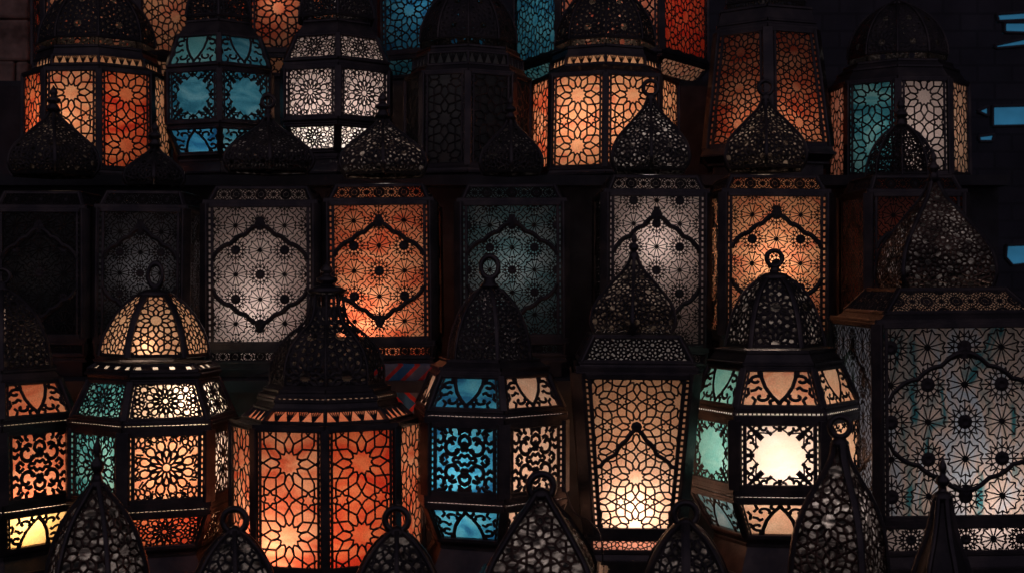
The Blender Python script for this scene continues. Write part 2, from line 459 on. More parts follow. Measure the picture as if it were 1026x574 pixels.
# ------------------------------------------------------------------ lantern
def catmull(pts, n=6):
    out = []
    for i in range(len(pts) - 1):
        p0 = pts[max(i - 1, 0)]; p1 = pts[i]; p2 = pts[i + 1]; p3 = pts[min(i + 2, len(pts) - 1)]
        for j in range(n):
            t = j / n
            out.append(tuple(.5 * ((2 * p1[k]) + (-p0[k] + p2[k]) * t + (2 * p0[k] - 5 * p1[k] + 4 * p2[k] - p3[k]) * t * t + (-p0[k] + 3 * p1[k] - 3 * p2[k] + p3[k]) * t ** 3) for k in (0, 1)))
    out.append(pts[-1]); return out

def lantern(name, label, cx, Y, n, delta, body, dome=None, finial=None, lights=(), group=None, base_z=None, front=False, glassinset=.006, metal=None):
    metal = metal or METAL
    k0 = kpx(Y)
    rmax = max(p[1] for p in body if isinstance(p, tuple)) if body else 40
    ap = rmax * k0 * math.cos(PI / n)
    Yx = Y - ap if front else Y
    X = (cx - CX) * kpx(Yx)
    def conv(y, r, f=.9):
        k = kpx(Y - f * r * k0)
        return (CAMZ + (CY - y) * k, r * (kpx(Y - (math.cos(PI / n) * r * k0 if front else 0)) if f > 0 else k0))
    zb = base_z
    root = empty(name, (X, Y, zb)); tag(root, label, 'lantern', group)
    jr = random.Random(int(cx * 7)); root.rotation_euler = (math.radians(jr.uniform(-.35, .35)), math.radians(jr.uniform(-.7, .7)), math.radians(jr.uniform(-2.5, 2.5)))
    def loc(r, z, th): return Vector((r * math.sin(th), -r * math.cos(th), z - zb))
    turn = 0 if front else math.atan((CX - cx) * FW / W0)      # the measured angles are relative to the line of sight
    d0 = math.radians(delta) + turn
    ths = [d0 + 2 * PI * i / n for i in range(n)]
    # ---- body
    fr = MB()
    pts = [p for p in body if isinstance(p, tuple)]; rows = [p for p in body if not isinstance(p, tuple)]
    conv_pts = [conv(*p) for p in pts]
    for ri, row in enumerate(rows):
        (z0, r0), (z1, r1) = conv_pts[ri], conv_pts[ri + 1]
        faces = []
        for i in range(n):
            mid = ths[i] + PI / n; mid = (mid + PI) % (2 * PI) - PI
            faces.append((mid, i))
        rel = lambda a_: (a_ - turn + PI) % (2 * PI) - PI
        vis = sorted([(rel(f[0]), f[1]) for f in faces if abs(rel(f[0])) < 1.70])
        order = {i: q for q, (m_, i) in enumerate(vis)}
        for mid, i in faces:
            tA, tB = ths[i], ths[i] + 2 * PI / n
            A, B, C_, D = loc(r1, z1, tA), loc(r1, z1, tB), loc(r0, z0, tB), loc(r0, z0, tA)   # bottom-left, bottom-right, top-right, top-left
            nrm = (B - A).cross(D - A)
            if nrm.length < 1e-9: nrm = Vector((math.sin(mid), -math.cos(mid), 0))
            nrm.normalize()
            if nrm.dot(Vector((math.sin(mid), -math.cos(mid), 0))) < -.2: nrm.negate()
            if row == 'S':
                fr.quad(A, B, C_, D)
                t = .004
                fr.quad(A - nrm * t, D - nrm * t, C_ - nrm * t, B - nrm * t)
            else:
                b = row.get('b', 4) * k0; bh = row.get('bh', row.get('b', 4) * .7) * k0
                ex = (B - A).normalized(); up = ((C_ + D) / 2 - (A + B) / 2); H = up.length; ey = up.normalized(); ctr = (A + B + C_ + D) / 4
                def to2(P): d = P - ctr; return (d.dot(ex), d.dot(ey))
                q = [to2(A), to2(B), to2(C_), to2(D)]
                W = max(q[1][0] - q[0][0], q[2][0] - q[3][0])
                # posts and rails
                fr.bar(A, D, b * 1.5, .011, Vector((math.sin(tA), -math.cos(tA), 0)))
                if H > 9 * k0:
                    fr.bar(A, B, bh * 1.6, .009, nrm); fr.bar(D, C_, bh * 1.6, .0085, nrm)
                # pane
                gl = row['g']
                if isinstance(gl, (list, tuple)): col = gl[order[i]] if i in order and order[i] < len(gl) else gl[0]
                else: col = gl
                pm = MB(); ins = nrm * glassinset
                pm.quad(A - ins, B - ins, C_ - ins, D - ins)
                pane = pm.build('glass_pane', G[col], root)
                if abs(mid) > 1.85: continue
                # row of tiny slits between each post and the pane
                dash = H > 34 * k0 and W > 24 * k0 and not row.get('nodash')
                if dash:
                    for sx_ in (-1, 1):
                        def edge_(t_, off):
                            bx = (q[0][0] + (q[3][0] - q[0][0]) * t_) if sx_ < 0 else (q[1][0] + (q[2][0] - q[1][0]) * t_)
                            return ctr + ex * (bx - sx_ * off) + ey * (q[0][1] + (q[3][1] - q[0][1]) * t_)
                        o1 = b * .75 + 1.0 * k0; o2 = o1 + b * .22
                        fr.bar(edge_(0.02, o2), edge_(.98, o2), b * .40, .005, nrm)
                        nt_ = int(H / (5.5 * k0))
                        for t_ in range(nt_):
                            fr.bar(edge_((t_ + .5) / nt_, b * .6), edge_((t_ + .5) / nt_, o2), 2.6 * k0, .003, nrm)
                # filigree
                bb = b * 1.15 + .8 * k0 if dash else b * .55
                poly = [(q[0][0] + bb, q[0][1] + bh * .5), (q[1][0] - bb, q[1][1] + bh * .5), (q[2][0] - bb, q[2][1] - bh * .5), (q[3][0] + bb, q[3][1] - bh * .5)]
                lw = row.get('w', 1.4) * k0
                kw = {a_: row[a_] for a_ in ('n', 'down', 'hw', 'fr') if a_ in row}
                if 'oy' in row: kw['oy'] = row['oy'] * k0
                if row['p'] == 'wheel': kw['lw'] = lw
                Wm = min(q[1][0] - q[0][0], q[2][0] - q[3][0]) if row['p'] == 'arch' else W
                if row['p'] in ('arch', 'scroll', 'medal'): lines = PATS[row['p']](Wm - 2 * bb, H - bh, 0, **kw)
                else: lines = PATS[row['p']](W, H, row.get('c', 12) * k0, **kw)
                if row['p'] in ('zig', 'slit'): lw = row.get('w', 1.0) * k0
                ca = row.get('cart')
                fm = MB(); h = min(.0022, lw * .5)
                def lay(lines, lw, lift=0.0, h=h):
                    for ptsl, ws in lines:
                        for u in range(len(ptsl) - 1):
                            s_ = clipseg(ptsl[u], ptsl[u + 1], poly)
                            if not s_: continue
                            (ax, ay), (bx, by) = s_; l = math.hypot(bx - ax, by - ay)
                            if l < 1e-6: continue
                            e = lw * ws * .18 / l; ax, ay, bx, by = ax - (bx - ax) * e, ay - (by - ay) * e, bx + (bx - ax) * e, by + (by - ay) * e
                            fm.ridge(ctr + ex * ax + ey * ay + nrm * lift, ctr + ex * bx + ey * by + nrm * lift, lw * ws, nrm, h)
                if row['p'] == 'wheel':
                    # widths of the hub circles are given in metres
                    lay([(p_, 1.0 if w_ < 1.6 else w_) for p_, w_ in lines], lw)
                else: lay(lines, lw)
                if ca: lay(cartouche(W - 2 * b, H - 2 * bh, ca == 'hex'), 1.25 * k0, .003, .003)
                if fm.v: fm.build('filigree', FILI, pane)
    # extra rim bars at profile points flagged by big change
    for (z, r), (yy, rr) in zip(conv_pts, pts):
        for i in range(n):
            fr.bar(loc(r + .001, z, ths[i]), loc(r + .001, z, ths[i] + 2 * PI / n), .009, .008, Vector((0, 0, 1)))
    if body:
        z, r = conv_pts[-1]
        fr.add([loc(r, z, t) for t in ths], [tuple(range(n))])
        # plinth down to the shelf
        if z - zb > .004:
            rr = r * .93
            for i in range(n):
                fr.quad(loc(rr, zb, ths[i]), loc(rr, zb, ths[(i + 1) % n]), loc(rr, z, ths[(i + 1) % n]), loc(rr, z, ths[i]))
        fr.build('frame', metal, root)
    # ---- dome
    if dome:
        dn = dome.get('n', n); dd = math.radians(dome.get('delta', delta)) + math.atan((CX - cx) * FW / W0) * (0 if 'delta' not in dome and front else 1)
        prof = catmull([(y, r) for y, r in dome['prof']])
        zr = [(CAMZ + (CY - y) * k0, max(r, .3) * k0) for y, r in prof]
        s = [0]
        for i in range(1, len(zr)): s.append(s[-1] + math.hypot(zr[i][0] - zr[i - 1][0], zr[i][1] - zr[i - 1][1]))
        Ls = s[-1]; hs = math.sin(PI / dn); hc = math.cos(PI / dn)
        def at(sv):
            sv = max(0, min(Ls, sv)); j = 0
            while j < len(s) - 2 and s[j + 1] < sv: j += 1
            t = (sv - s[j]) / (s[j + 1] - s[j] + 1e-9)
            z = zr[j][0] + (zr[j + 1][0] - zr[j][0]) * t; r = zr[j][1] + (zr[j + 1][1] - zr[j][1]) * t
            dz = zr[j + 1][0] - zr[j][0]; dr = zr[j + 1][1] - zr[j][1]; l = math.hypot(dz, dr) + 1e-9
            return z, r, -dz / l, dr / l      # outward normal = (radial -dz, up dr)
        dm = MB(); lw = dome.get('w', 1.6) * k0
        Wd = 2 * max(r for z, r in zr) * hs
        kind = dome.get('p', 'star')
        c = dome.get('c', 12) * k0
        kw = {}
        if kind == 'star': kw['n'] = dome.get('pn', 10)
        lines = PATS[kind](Wd, Ls, c, **kw) if kind != 'solid' else []
        if kind == 'solid' or dome.get('solid'):
            for i in range(dn):
                a0 = dd + 2 * PI * i / dn; a1 = a0 + 2 * PI / dn
                for j in range(len(zr) - 1):
                    dm.quad(loc(zr[j + 1][1], zr[j + 1][0], a0), loc(zr[j + 1][1], zr[j + 1][0], a1), loc(zr[j][1], zr[j][0], a1), loc(zr[j][1], zr[j][0], a0))
        edge = dome.get('edge', .12) # solid margin at the foot of each gore
        step = 5 * k0
        for i in range(dn):
            a0 = dd + 2 * PI * (i + .5) / dn
            er = Vector((math.sin(a0), -math.cos(a0), 0)); et = Vector((math.cos(a0), math.sin(a0), 0))
            for ptsl, ws in lines:
                for u in range(len(ptsl) - 1):
                    p, q = ptsl[u], ptsl[u + 1]
                    if abs(p[1]) > Ls / 2 + step * 3: continue
                    l = math.hypot(q[0] - p[0], q[1] - p[1]); m = max(1, int(l / step))
                    prev = None
                    for v in range(m + 1):
                        t = v / m; x = p[0] + (q[0] - p[0]) * t; sv = Ls / 2 - (p[1] + (q[1] - p[1]) * t)
                        if sv < 0 or sv > Ls: prev = None; continue
                        z, r, nr, nu = at(sv)
                        lim = r * hs
                        if abs(x) > lim + lw: prev = None; continue
                        x = max(-lim, min(lim, x))
                        P = er * (r * hc) + et * x + Vector((0, 0, z - zb)); nn = er * nr + Vector((0, 0, nu))
                        if prev is not None: dm.ridge(prev, P, lw * ws, nn, min(.002, lw * .5))
                        prev = P
            # bottom hem
            for sv, hh in ((Ls - 1.5 * k0, 3.4), (Ls * .999, 2.5)):
                z, r, nr, nu = at(sv); lim = r * hs
                dm.ridge(er * (r * hc) - et * lim + Vector((0, 0, z - zb)), er * (r * hc) + et * lim + Vector((0, 0, z - zb)), hh * k0, er, .002)
        dob = dm.build('dome', COPPER_TINT if dome.get('copper') else FILI, root)
        if dome.get('glass'):
            gm = MB()
            for i in range(dn):
                a0 = dd + 2 * PI * i / dn; a1 = a0 + 2 * PI / dn
                for j in range(len(zr) - 1):
                    gm.quad(loc(zr[j + 1][1] - .004, zr[j + 1][0], a0), loc(zr[j + 1][1] - .004, zr[j + 1][0], a1), loc(zr[j][1] - .004, zr[j][0], a1), loc(zr[j][1] - .004, zr[j][0], a0))
            gm.build('dome_lining', G[dome['glass']], dob)  # the patchy kind is an added lining that makes piercings look lit
        rw = dome.get('rw', 2.4) * k0
        if rw > 0:
            rmat = metal
            for i in range(dn):
                a0 = dd + 2 * PI * i / dn; rb = MB(); er = Vector((math.sin(a0), -math.cos(a0), 0)); et = Vector((math.cos(a0), math.sin(a0), 0))
                prevs = None
                for z, r in zr:
                    j = zr.index((z, r)); zz = at(s[j])
                    nn = (er * zz[2] + Vector((0, 0, zz[3]))); P = er * r + Vector((0, 0, z - zb)); th = dome.get('rt', 2.0) * k0
                    ring = [P - et * rw / 2 - nn * th * .4, P + et * rw / 2 - nn * th * .4, P + et * rw / 2 + nn * th * .5, P + et * rw * .2 + nn * th * .8, P - et * rw * .2 + nn * th * .8, P - et * rw / 2 + nn * th * .5]
                    o = len(rb.v); rb.v.extend([tuple(x) for x in ring])
                    if prevs is not None:
                        for e in range(6): rb.f.append((prevs + e, prevs + (e + 1) % 6, o + (e + 1) % 6, o + e))
                    prevs = o
                rb.build('rib', rmat, dob)
        hm = MB()
        ztop, rtop = zr[0]
        hm.lathe([(rtop * 1.1 + .003, -.012), (rtop * 1.25 + .004, -.002), (rtop * .8 + .003, .008), (.004, .014)], 16, (0, 0, ztop - zb))
        hm.build('dome_cap', metal, root, True)
    if finial:
        kind, yt, yb, r = finial
        zt = CAMZ + (CY - yt) * k0 - zb; zbm = CAMZ + (CY - yb) * k0 - zb; r *= k0; fm = MB()
        if kind == 'ring':
            rad = r; zc = zt - rad
            fm.lathe([(r * .75, 0), (r * .5, (zc - rad - zbm) * .35), (r * .34, (zc - rad - zbm) * .6), (r * .52, (zc - rad - zbm) * .8), (r * .3, (zc - rad * .8 - zbm))], 14, (0, 0, zbm))
            fo = fm.build('finial', metal, root, True)
            rg = MB(); rg.torus((0, 0, zc), rad * .78, rad * .23); rg.build('ring', metal, fo, True)
        elif kind == 'hoop':      # wide bail loop
            fm.lathe([(r * .9, 0), (r * .8, .3 * r), (r * .5, .5 * r), (r * .55, .9 * r)], 14, (0, 0, zbm))
            fo = fm.build('finial', metal, root, True)
            rg = MB(); hh = (zt - zbm - .6 * r) / 2; rg.torus((0, 0, zt - hh), r * .8, r * .22, 1.0, hh / r * 1.0); rg.build('ring', metal, fo, True)
        else:
            h = zt - zbm
            fm.lathe([(r * 1.1, 0), (r * .62, h * .22), (r * .55, h * .30), (r * 1.0, h * .38), (r * .95, h * .48), (r * .45, h * .56), (r * .38, h * .62), (r * .62, h * .70), (r * .5, h * .80), (r * .2, h * .92), (r * .06, h)], 16, (0, 0, zbm))
            fm.build('finial', metal, root, True)
    for (yl, pw, colr, *off) in lights:  # weak fill lights are also added in unlit lanterns and under domes
        ld = bpy.data.lights.new('lamp_or_fill', 'POINT'); ld.energy = pw; ld.color = colr; ld.shadow_soft_size = .018
        lo = bpy.data.objects.new('lamp_or_fill', ld); COL.objects.link(lo); lo.parent = root
        ox, oy = (off + [0, 0])[:2]
        lo.location = (ox, oy, CAMZ + (CY - yl) * k0 - zb)
    return root

WARM = (1, .72, .48); HOT = (1, .80, .58); COOL = (.85, .9, 1.0); NEUT = (1, .88, .78)
Y0, Y1, Y2, Y3, Y4 = 5.5, 4.75, 4.2, 3.65, 3.1
def zat(y, Y): return CAMZ + (CY - y) * kpx(Y)
Z0, Z1, Z2, Z3, Z4 = zat(92, Y0), zat(182, Y1), zat(374, Y2), zat(590, Y3), zat(800, Y4)

def star(c, w, g, n=12, oy=0, b=4, cart=None, **k): 
    d = dict(p='star', c=c, w=w, g=g, n=n, oy=oy, b=b); 
    if cart: d['cart'] = cart
    d.update(k); return d
ONION = lambda yt, yb, R: [(yt, 3), (yt + (yb - yt) * .16, R * .20), (yt + (yb - yt) * .36, R * .54), (yt + (yb - yt) * .60, R * .92), (yt + (yb - yt) * .80, R * 1.04), (yt + (yb - yt) * .92, R * 1.01), (yb, R * .92)]
ROUND = lambda yt, yb, R: [(yt, R * .10), (yt + (yb - yt) * .10, R * .36), (yt + (yb - yt) * .28, R * .64), (yt + (yb - yt) * .52, R * .85), (yt + (yb - yt) * .78, R * .97), (yb, R)]
# ------------------------------------------------------------------ row 0, furthest, only the feet of four big lanterns show
def back_lantern(cx, R, delta, cols, low, label, pw, n=6, yb=50, lc=WARM):
    lantern('lantern', label, cx, Y0, n, delta,
        [(-150, R), 'S', (-140, R), star(17, 1.7, cols, oy=-8, b=5), (yb, R), 'S', (yb + 6, R), star(15, 1.5, low, n=10, b=4), (yb + 25, R * .84), 'S', (yb + 34, R * .8)],
        lights=[(10, pw * .6, lc, 0, -.12), (-10, pw * .4, NEUT)], base_z=Z0, group='big lanterns of the rear row')
back_lantern(122, 92, 8, ['red', 'orange', 'amber', 'peach'], ['orange', 'amber', 'peach', 'peach'], 'big orange lantern cut off by the top edge, leftmost of the rear row', .75)
back_lantern(284, 58, 25, ['red', 'orange', 'red', 'red'], ['orange', 'amber', 'orange'], 'red orange lantern behind the teal lantern and the white lantern in the rear row', .32)
back_lantern(440, 66, 0, ['blue', 'blue', 'blue', 'dusk'], ['teal', 'teal', 'dusk'], 'blue glass lantern at the top edge behind the dark unlit lantern', .36, lc=COOL)
back_lantern(612, 97, 30, ['blue', 'orange', 'deepred'], ['teal', 'orange', 'amber'], 'big rear lantern with blue, orange and deep red panes behind the leafy dome', 1.25, lc=NEUT)

# ------------------------------------------------------------------ row 1
LEAF = dict(p='star', pn=12, c=11.5, w=3.0, rw=1.6, n=8)
g1 = 'lanterns standing on the upper shelf'
def drum(cx, delta, R, cols, label, pw, yt=69, yb=168, domeR=56, oy=24.5, wl=1.65, zz='peach', ll=118):
    lantern('lantern', label, cx, Y1, 8, delta,
        [(46, domeR + 1), 'S', (55, domeR + 4), dict(p='zig', c=8, w=1.9, g=zz, b=2, bh=1.4), (64, domeR + 5), 'S', (yt, R - 1), star(19.3, wl, cols, oy=oy, b=4.5), (yb, R), 'S', (yb + 6, R + 2), 'S', (yb + 10, R - 4)],
        dome=dict(prof=ROUND(-14, 46, domeR), **LEAF), finial=('ring', -40, -14, 8), lights=[(ll + 12, pw * .55, WARM, -.05, -.09), (ll - 14, pw * .3, WARM), (20, pw * .10, WARM)], base_z=Z1, group=g1)
drum(98, 2, 72, ['red', 'amber', 'red', 'peach'], 'round domed drum lantern with orange and red star panes, leftmost on the upper shelf', 1.2)
lantern('lantern', 'teal glass lantern with open medallion panes between the orange drum lantern and the white lantern', 221, Y1, 6, 0,
    [(20, 34), 'S', (34, 46), dict(p='arch', down=True, hw=.55, w=1.35, g=['teal', 'seafoam', 'teal'], b=4), (64, 57), 'S', (69, 58), dict(p='medal', w=1.3, g=['teal', 'teal', 'teal', 'teal'], b=4.5), (121, 58), 'S', (127, 57), dict(p='arch', hw=.6, w=1.35, g=['teal', 'blue', 'teal', 'teal'], b=4), (154, 46), 'S', (160, 44), 'S', (172, 54)],
    dome=dict(prof=ROUND(-22, 22, 36), p='star', c=9, w=2.0), finial=('ring', -44, -20, 7), lights=[(100, .32, COOL), (146, .12, COOL, .0, -.05)], base_z=Z1, group=g1)
lantern('lantern', 'white glowing lantern with flower cut panes beside the teal lantern', 336, Y1, 6, 2,
    [(20, 36), 'S', (34, 46), dict(p='flower', c=7, w=1.25, g=['pink', 'pink', 'pink'], b=4, fr=.95), (58, 58), 'S', (66, 60), dict(p='flower', c=8.5, w=1.25, g=['peach', 'pink', 'pink'], b=5), (117, 60), 'S', (124, 58), dict(p='flower', c=7, w=1.25, g=['white', 'white', 'white'], b=5, fr=.95), (151, 42), 'S', (158, 42), 'S', (172, 52)],
    dome=dict(prof=ROUND(-22, 22, 42), p='star', c=9, w=2.2), finial=('ring', -44, -20, 7), lights=[(128, .75, NEUT, 0, -.06), (100, .35, NEUT)], base_z=Z1, group=g1)
lantern('lantern', 'dark unlit octagonal lantern left of the orange and blue one, under the blue rear lantern', 468, Y1, 8, 0,
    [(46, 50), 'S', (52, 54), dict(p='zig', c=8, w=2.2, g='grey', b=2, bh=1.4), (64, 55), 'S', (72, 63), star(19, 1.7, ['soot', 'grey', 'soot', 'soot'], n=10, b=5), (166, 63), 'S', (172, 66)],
    dome=dict(prof=ROUND(-14, 46, 50), p='star', pn=12, c=11, w=3.6, rw=2, n=10), finial=('ring', -40, -14, 8), lights=[(120, .018, NEUT), (28, .03, NEUT)], base_z=Z1, group=g1)  # both weak lights are added fill, the lantern itself is unlit
drum(605, -1, 75, ['orange', 'amber', 'amber', 'amber'], 'yellow orange drum lantern with a leafy pierced dome, in the middle of the upper shelf', 1.75, domeR=50, yt=74)
lantern('lantern', 'tall tapering orange lantern with two long star panes right of the middle drum lantern', 768, Y1, 6, 3,
    [(6, 50), 'S', (20, 54), 'S', (28, 56), star(14, 1.5, ['rose', 'orange', 'orange', 'orange'], b=7), (145, 70), 'S', (152, 74), 'S', (162, 66)],
    dome=dict(prof=ROUND(-40, 8, 44), p='star', c=9, w=2.2), finial=('ring', -60, -38, 7), lights=[(136, .26, WARM, -.02, -.12), (132, .12, WARM, .13, -.03), (0, .03, COOL)], base_z=Z1, group=g1)
lantern('lantern', 'octagonal lantern with one teal and one pale pink pane, rightmost on the upper shelf', 900, Y1, 8, 2,
    [(60, 52), 'S', (66, 58), 'S', (79, 68), star(19.3, 1.6, ['rose', 'teal', 'pink', 'peach'], oy=28, b=5), (174, 69), 'S', (180, 70)],
    dome=dict(prof=ROUND(4, 60, 50), p='star', pn=12, c=11, w=3.6, rw=2, n=10), finial=('ring', -18, 4, 8), lights=[(140, .30, NEUT, 0, -.08), (110, .16, NEUT), (40, .03, NEUT)], base_z=Z1, group=g1)

# ------------------------------------------------------------------ row 2: square lanterns with hexagonal cartouche
g2 = 'square lanterns in the middle row'
def square(cx, half, yt, yb, col, label, pw, lcol, dome, finial, wl=.9, cell=23.5, sh=None, yl=None, oy=0, strip='same', lx=0, extra=()):
    R = half / math.cos(PI / 4); sh = sh or (yt - 20)
    st = col if strip == 'same' else strip
    lantern('lantern', label, cx, Y2, 4, 45,
        [(sh, R * .80), dict(p='wheel', c=12, w=1.1, g=st, b=3), (yt - 6, R * .92), 'S', (yt - 4, R), dict(p='wheel', c=cell, w=wl, g=col, b=7, cart='hex'), (yb + 4, R), 'S', (yb + 9, R), dict(p='wheel', c=12, w=1.1, g=st, b=4), (yb + 21, R * .98), 'S', (yb + 27, R * .98)],
        dome=dome, finial=finial, lights=[(yl or (yt + yb) / 2, pw * .55, lcol, lx, -.07), ((yt + yb) / 2 - 18, pw * .28, lcol, 0, 0)] + list(extra), base_z=Z2, group=g2, front=True)
def sdome(yt, yb, R, w=1.9, c=9, p='star', n=6, **k): return dict(prof=ONION(yt, yb, R), p=p, c=c, w=w, n=n, rw=3.2, delta=0, glass='patchy', **k)  # patchy lining added behind the piercings to paint in sparkles
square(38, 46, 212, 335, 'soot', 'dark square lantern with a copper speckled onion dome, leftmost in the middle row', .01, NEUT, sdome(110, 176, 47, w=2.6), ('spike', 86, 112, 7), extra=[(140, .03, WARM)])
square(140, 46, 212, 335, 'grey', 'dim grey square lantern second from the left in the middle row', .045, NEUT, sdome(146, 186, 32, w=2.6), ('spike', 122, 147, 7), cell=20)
square(259, 56, 207, 343, 'pink', 'pale pink square lantern with hexagonal cartouche, left of the orange square lantern', .62, NEUT, sdome(118, 172, 48, w=2.8), ('ring', 94, 120, 8), yl=310, lx=-.02)
square(381, 54, 205, 338, 'orange', 'orange square lantern between the pale pink and the dim teal square lanterns', 1.55, WARM, sdome(116, 176, 47, w=2.8, c=10), ('spike', 92, 118, 8), yl=322, cell=24.2, lx=-.05, extra=[(155, .07, NEUT)])
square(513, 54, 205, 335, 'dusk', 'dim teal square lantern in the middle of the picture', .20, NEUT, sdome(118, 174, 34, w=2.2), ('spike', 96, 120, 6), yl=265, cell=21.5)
square(656, 52, 196, 345, 'pink', 'pinkish white square lantern with ring topped onion dome, right of dim teal square lantern', .40, NEUT, sdome(98, 172, 42, w=2.5, c=10), ('ring', 79, 104, 9.5), cell=22.4, yl=245, extra=[(150, .12, NEUT)])
square(776, 54, 196, 332, 'amber', 'peach orange square lantern beside the big square lantern in the middle row', .95, WARM, sdome(98, 170, 44, w=2.6, c=10), ('ring', 79, 104, 9), yl=265, extra=[(150, .08, WARM)])
square(918, 50, 196, 332, 'rose', 'dark square lantern with a round wire dome behind the big square lantern', .02, NEUT, dict(prof=ROUND(126, 178, 34), p='star', c=8, w=1.3, n=8, rw=1.6, delta=0), ('spike', 98, 128, 7))

# ------------------------------------------------------------------ row 3
g3 = 'lit lanterns in the third row'
SL = lambda g, r: dict(p='slit', c=4.2, w=1.5, g=g, b=2)
lantern('lantern', 'orange arabesque lantern cut by the left edge with a yellow arch pane at its foot', 6, Y3, 6, 0,
    [(372, 56), 'S', (384, 62), dict(p='arch', down=True, hw=.55, w=1.9, g='orange', b=5), (420, 76), 'S', (424, 77), SL('white', 0), (428, 77), 'S', (433, 77), dict(p='scroll', w=1.9, g='orange', b=8), (506, 77), 'S', (511, 77), SL('white', 0), (515, 77), 'S', (518, 76), dict(p='arch', hw=.62, w=1.9, g=['yellow', 'yellow'], b=5), (553, 60), 'S', (560, 58), 'S', (578, 70)],
    dome=dict(prof=ROUND(290, 370, 52), p='star', c=12, w=2.8, rw=4), finial=('hoop', 268, 292, 10), lights=[(505, 1.1, WARM, .06, -.08), (440, .5, WARM), (330, .012, WARM)], base_z=Z3, group=g3)
lantern('lantern', 'hexagonal lantern with rosette panes and a glowing ribbed dome, left of the large orange drum', 153, Y3, 6, 38,
    [(366, 56), dict(p='slit', c=15, w=11, g='white', b=3), (372, 64), 'S', (376, 66), 'S', (383, 64), dict(p='flower', c=9, w=1.8, g=['teal', 'hot', 'white'], b=5, fr=.95), (422, 80), 'S', (425, 82), SL('white', 0), (429, 82), 'S', (433, 82), dict(p='flower', c=12, w=1.9, g=['teal', 'amber', 'pink'], b=9), (506, 82), 'S', (511, 82), SL('white', 0), (515, 82), 'S', (518, 81), dict(p='flower', c=9, w=1.8, g=['dusk', 'red', 'peach'], b=5, fr=.95), (550, 66), 'S', (557, 62), 'S', (578, 74)],  # wide slit row on the lid added in place of bright glints
    dome=dict(prof=[(294, 14), (302, 26), (318, 40), (338, 50), (356, 54)], p='star', pn=12, c=15, w=1.9, rw=7, n=6, delta=30, glass='peach'), finial=('hoop', 261, 296, 9), lights=[(465, 1.15, WARM, .03, -.05), (398, .6, HOT, .10, -.08), (440, .4, HOT), (347, .09, HOT, 0, -.10), (368, .1, HOT)], base_z=Z3, group=g3)
lantern('lantern', 'large orange octagonal drum lantern with sun rosette panes under a dark leafy dome, lower left', 329, Y3, 8, -1,
    [(384, 54), 'S', (392, 62), 'S', (398, 66), dict(p='slit', c=6, w=3.2, g='pink', b=2), (402, 68), 'S', (411, 72), dict(p='zig', c=12, w=3.0, g='rose', b=2.5, bh=1.5), (424, 84), 'S', (430, 96), star(26.8, 1.95, ['orange', 'orange', 'red', 'orange'], oy=-34, b=6), (572, 96), 'S', (580, 98)],
    dome=dict(prof=[(290, 15), (310, 17), (324, 23), (335, 37), (350, 50), (368, 56), (386, 56)], p='star', pn=12, c=17, w=4.0, rw=2, n=8), finial=('spike', 262, 294, 11), lights=[(540, 1.1, WARM, -.09, -.12), (480, 1.0, WARM, .0, -.03), (340, .05, NEUT)], base_z=Z3, group=g3)
lantern('lantern', 'hexagonal lantern with a bright blue arabesque front pane and a tan side pane', 490, Y3, 6, 12,
    [(362, 52), 'S', (370, 62), 'S', (377, 63), dict(p='arch', down=True, hw=.58, w=1.9, g=['peach', 'blue', 'peach'], b=5), (412, 78), 'S', (416, 79), SL('pink', 0), (420, 80), 'S', (425, 80), dict(p='scroll', w=2.0, g=['peach', 'blue', 'peach'], b=9), (499, 80), 'S', (504, 80), SL('pink', 0), (508, 80), 'S', (511, 79), dict(p='arch', hw=.6, w=1.9, g=['peach', 'blue', 'peach'], b=5), (543, 64), 'S', (550, 60), 'S', (578, 72)],
    dome=dict(prof=ROUND(286, 362, 44), p='star', c=11, w=2.8, rw=4), finial=('hoop', 254, 288, 11), lights=[(468, 1.35, NEUT, -.03, -.03), (330, .02, COOL)], base_z=Z3, group=g3)
lantern('lantern', 'square lantern narrowing downward with a pointed arch on its bright star lattice pane', 638, Y3, 4, 45,
    [(338, 62), dict(p='star', n=10, c=8, w=2.0, g='grey', b=4), (364, 80), 'S', (375, 84), star(19.3, 1.75, 'peach', oy=-22, b=10, bh=8, cart='arch'), (538, 65), 'S', (541, 65), star(9, 1.2, 'rose', n=10, b=5, bh=3), (556, 65), 'S', (566, 70)],
    dome=dict(prof=ONION(256, 334, 46), p='star', c=10, w=2.2, n=6, rw=3.4, delta=0, glass='patchy'), finial=('spike', 232, 260, 5), lights=[(503, 1.2, NEUT, 0, -.05), (425, .35, WARM), (310, .03, WARM)], base_z=Z3, group=g3, front=True)
lantern('lantern', 'brightest hexagonal lantern, white hot open medallion in front and sea green pane on its left', 778, Y3, 6, 32,
    [(352, 58), 'S', (364, 66), 'S', (369, 66), dict(p='arch', down=True, hw=.62, w=1.9, g=['seafoam', 'amber', 'peach'], b=5), (408, 82), 'S', (412, 84), SL('white', 0), (417, 85), 'S', (421, 85), dict(p='medal', w=1.6, g=['seafoam', 'hot', 'peach'], b=9), (491, 85), 'S', (496, 85), SL('white', 0), (500, 85), 'S', (503, 84), dict(p='arch', hw=.62, w=1.9, g=['dusk', 'peach', 'peach'], b=5), (538, 64), 'S', (546, 60), 'S', (578, 74)],
    dome=dict(prof=[(277, 12), (288, 26), (304, 37), (322, 44), (346, 49)], p='star', pn=12, c=15, w=3.0, rw=6, n=6, delta=30, glass='patchy'), finial=('ring', 249, 280, 10), lights=[(456, .75, NEUT, -.01, -.085), (450, .75, HOT), (345, .045, NEUT)], base_z=Z3, group=g3)
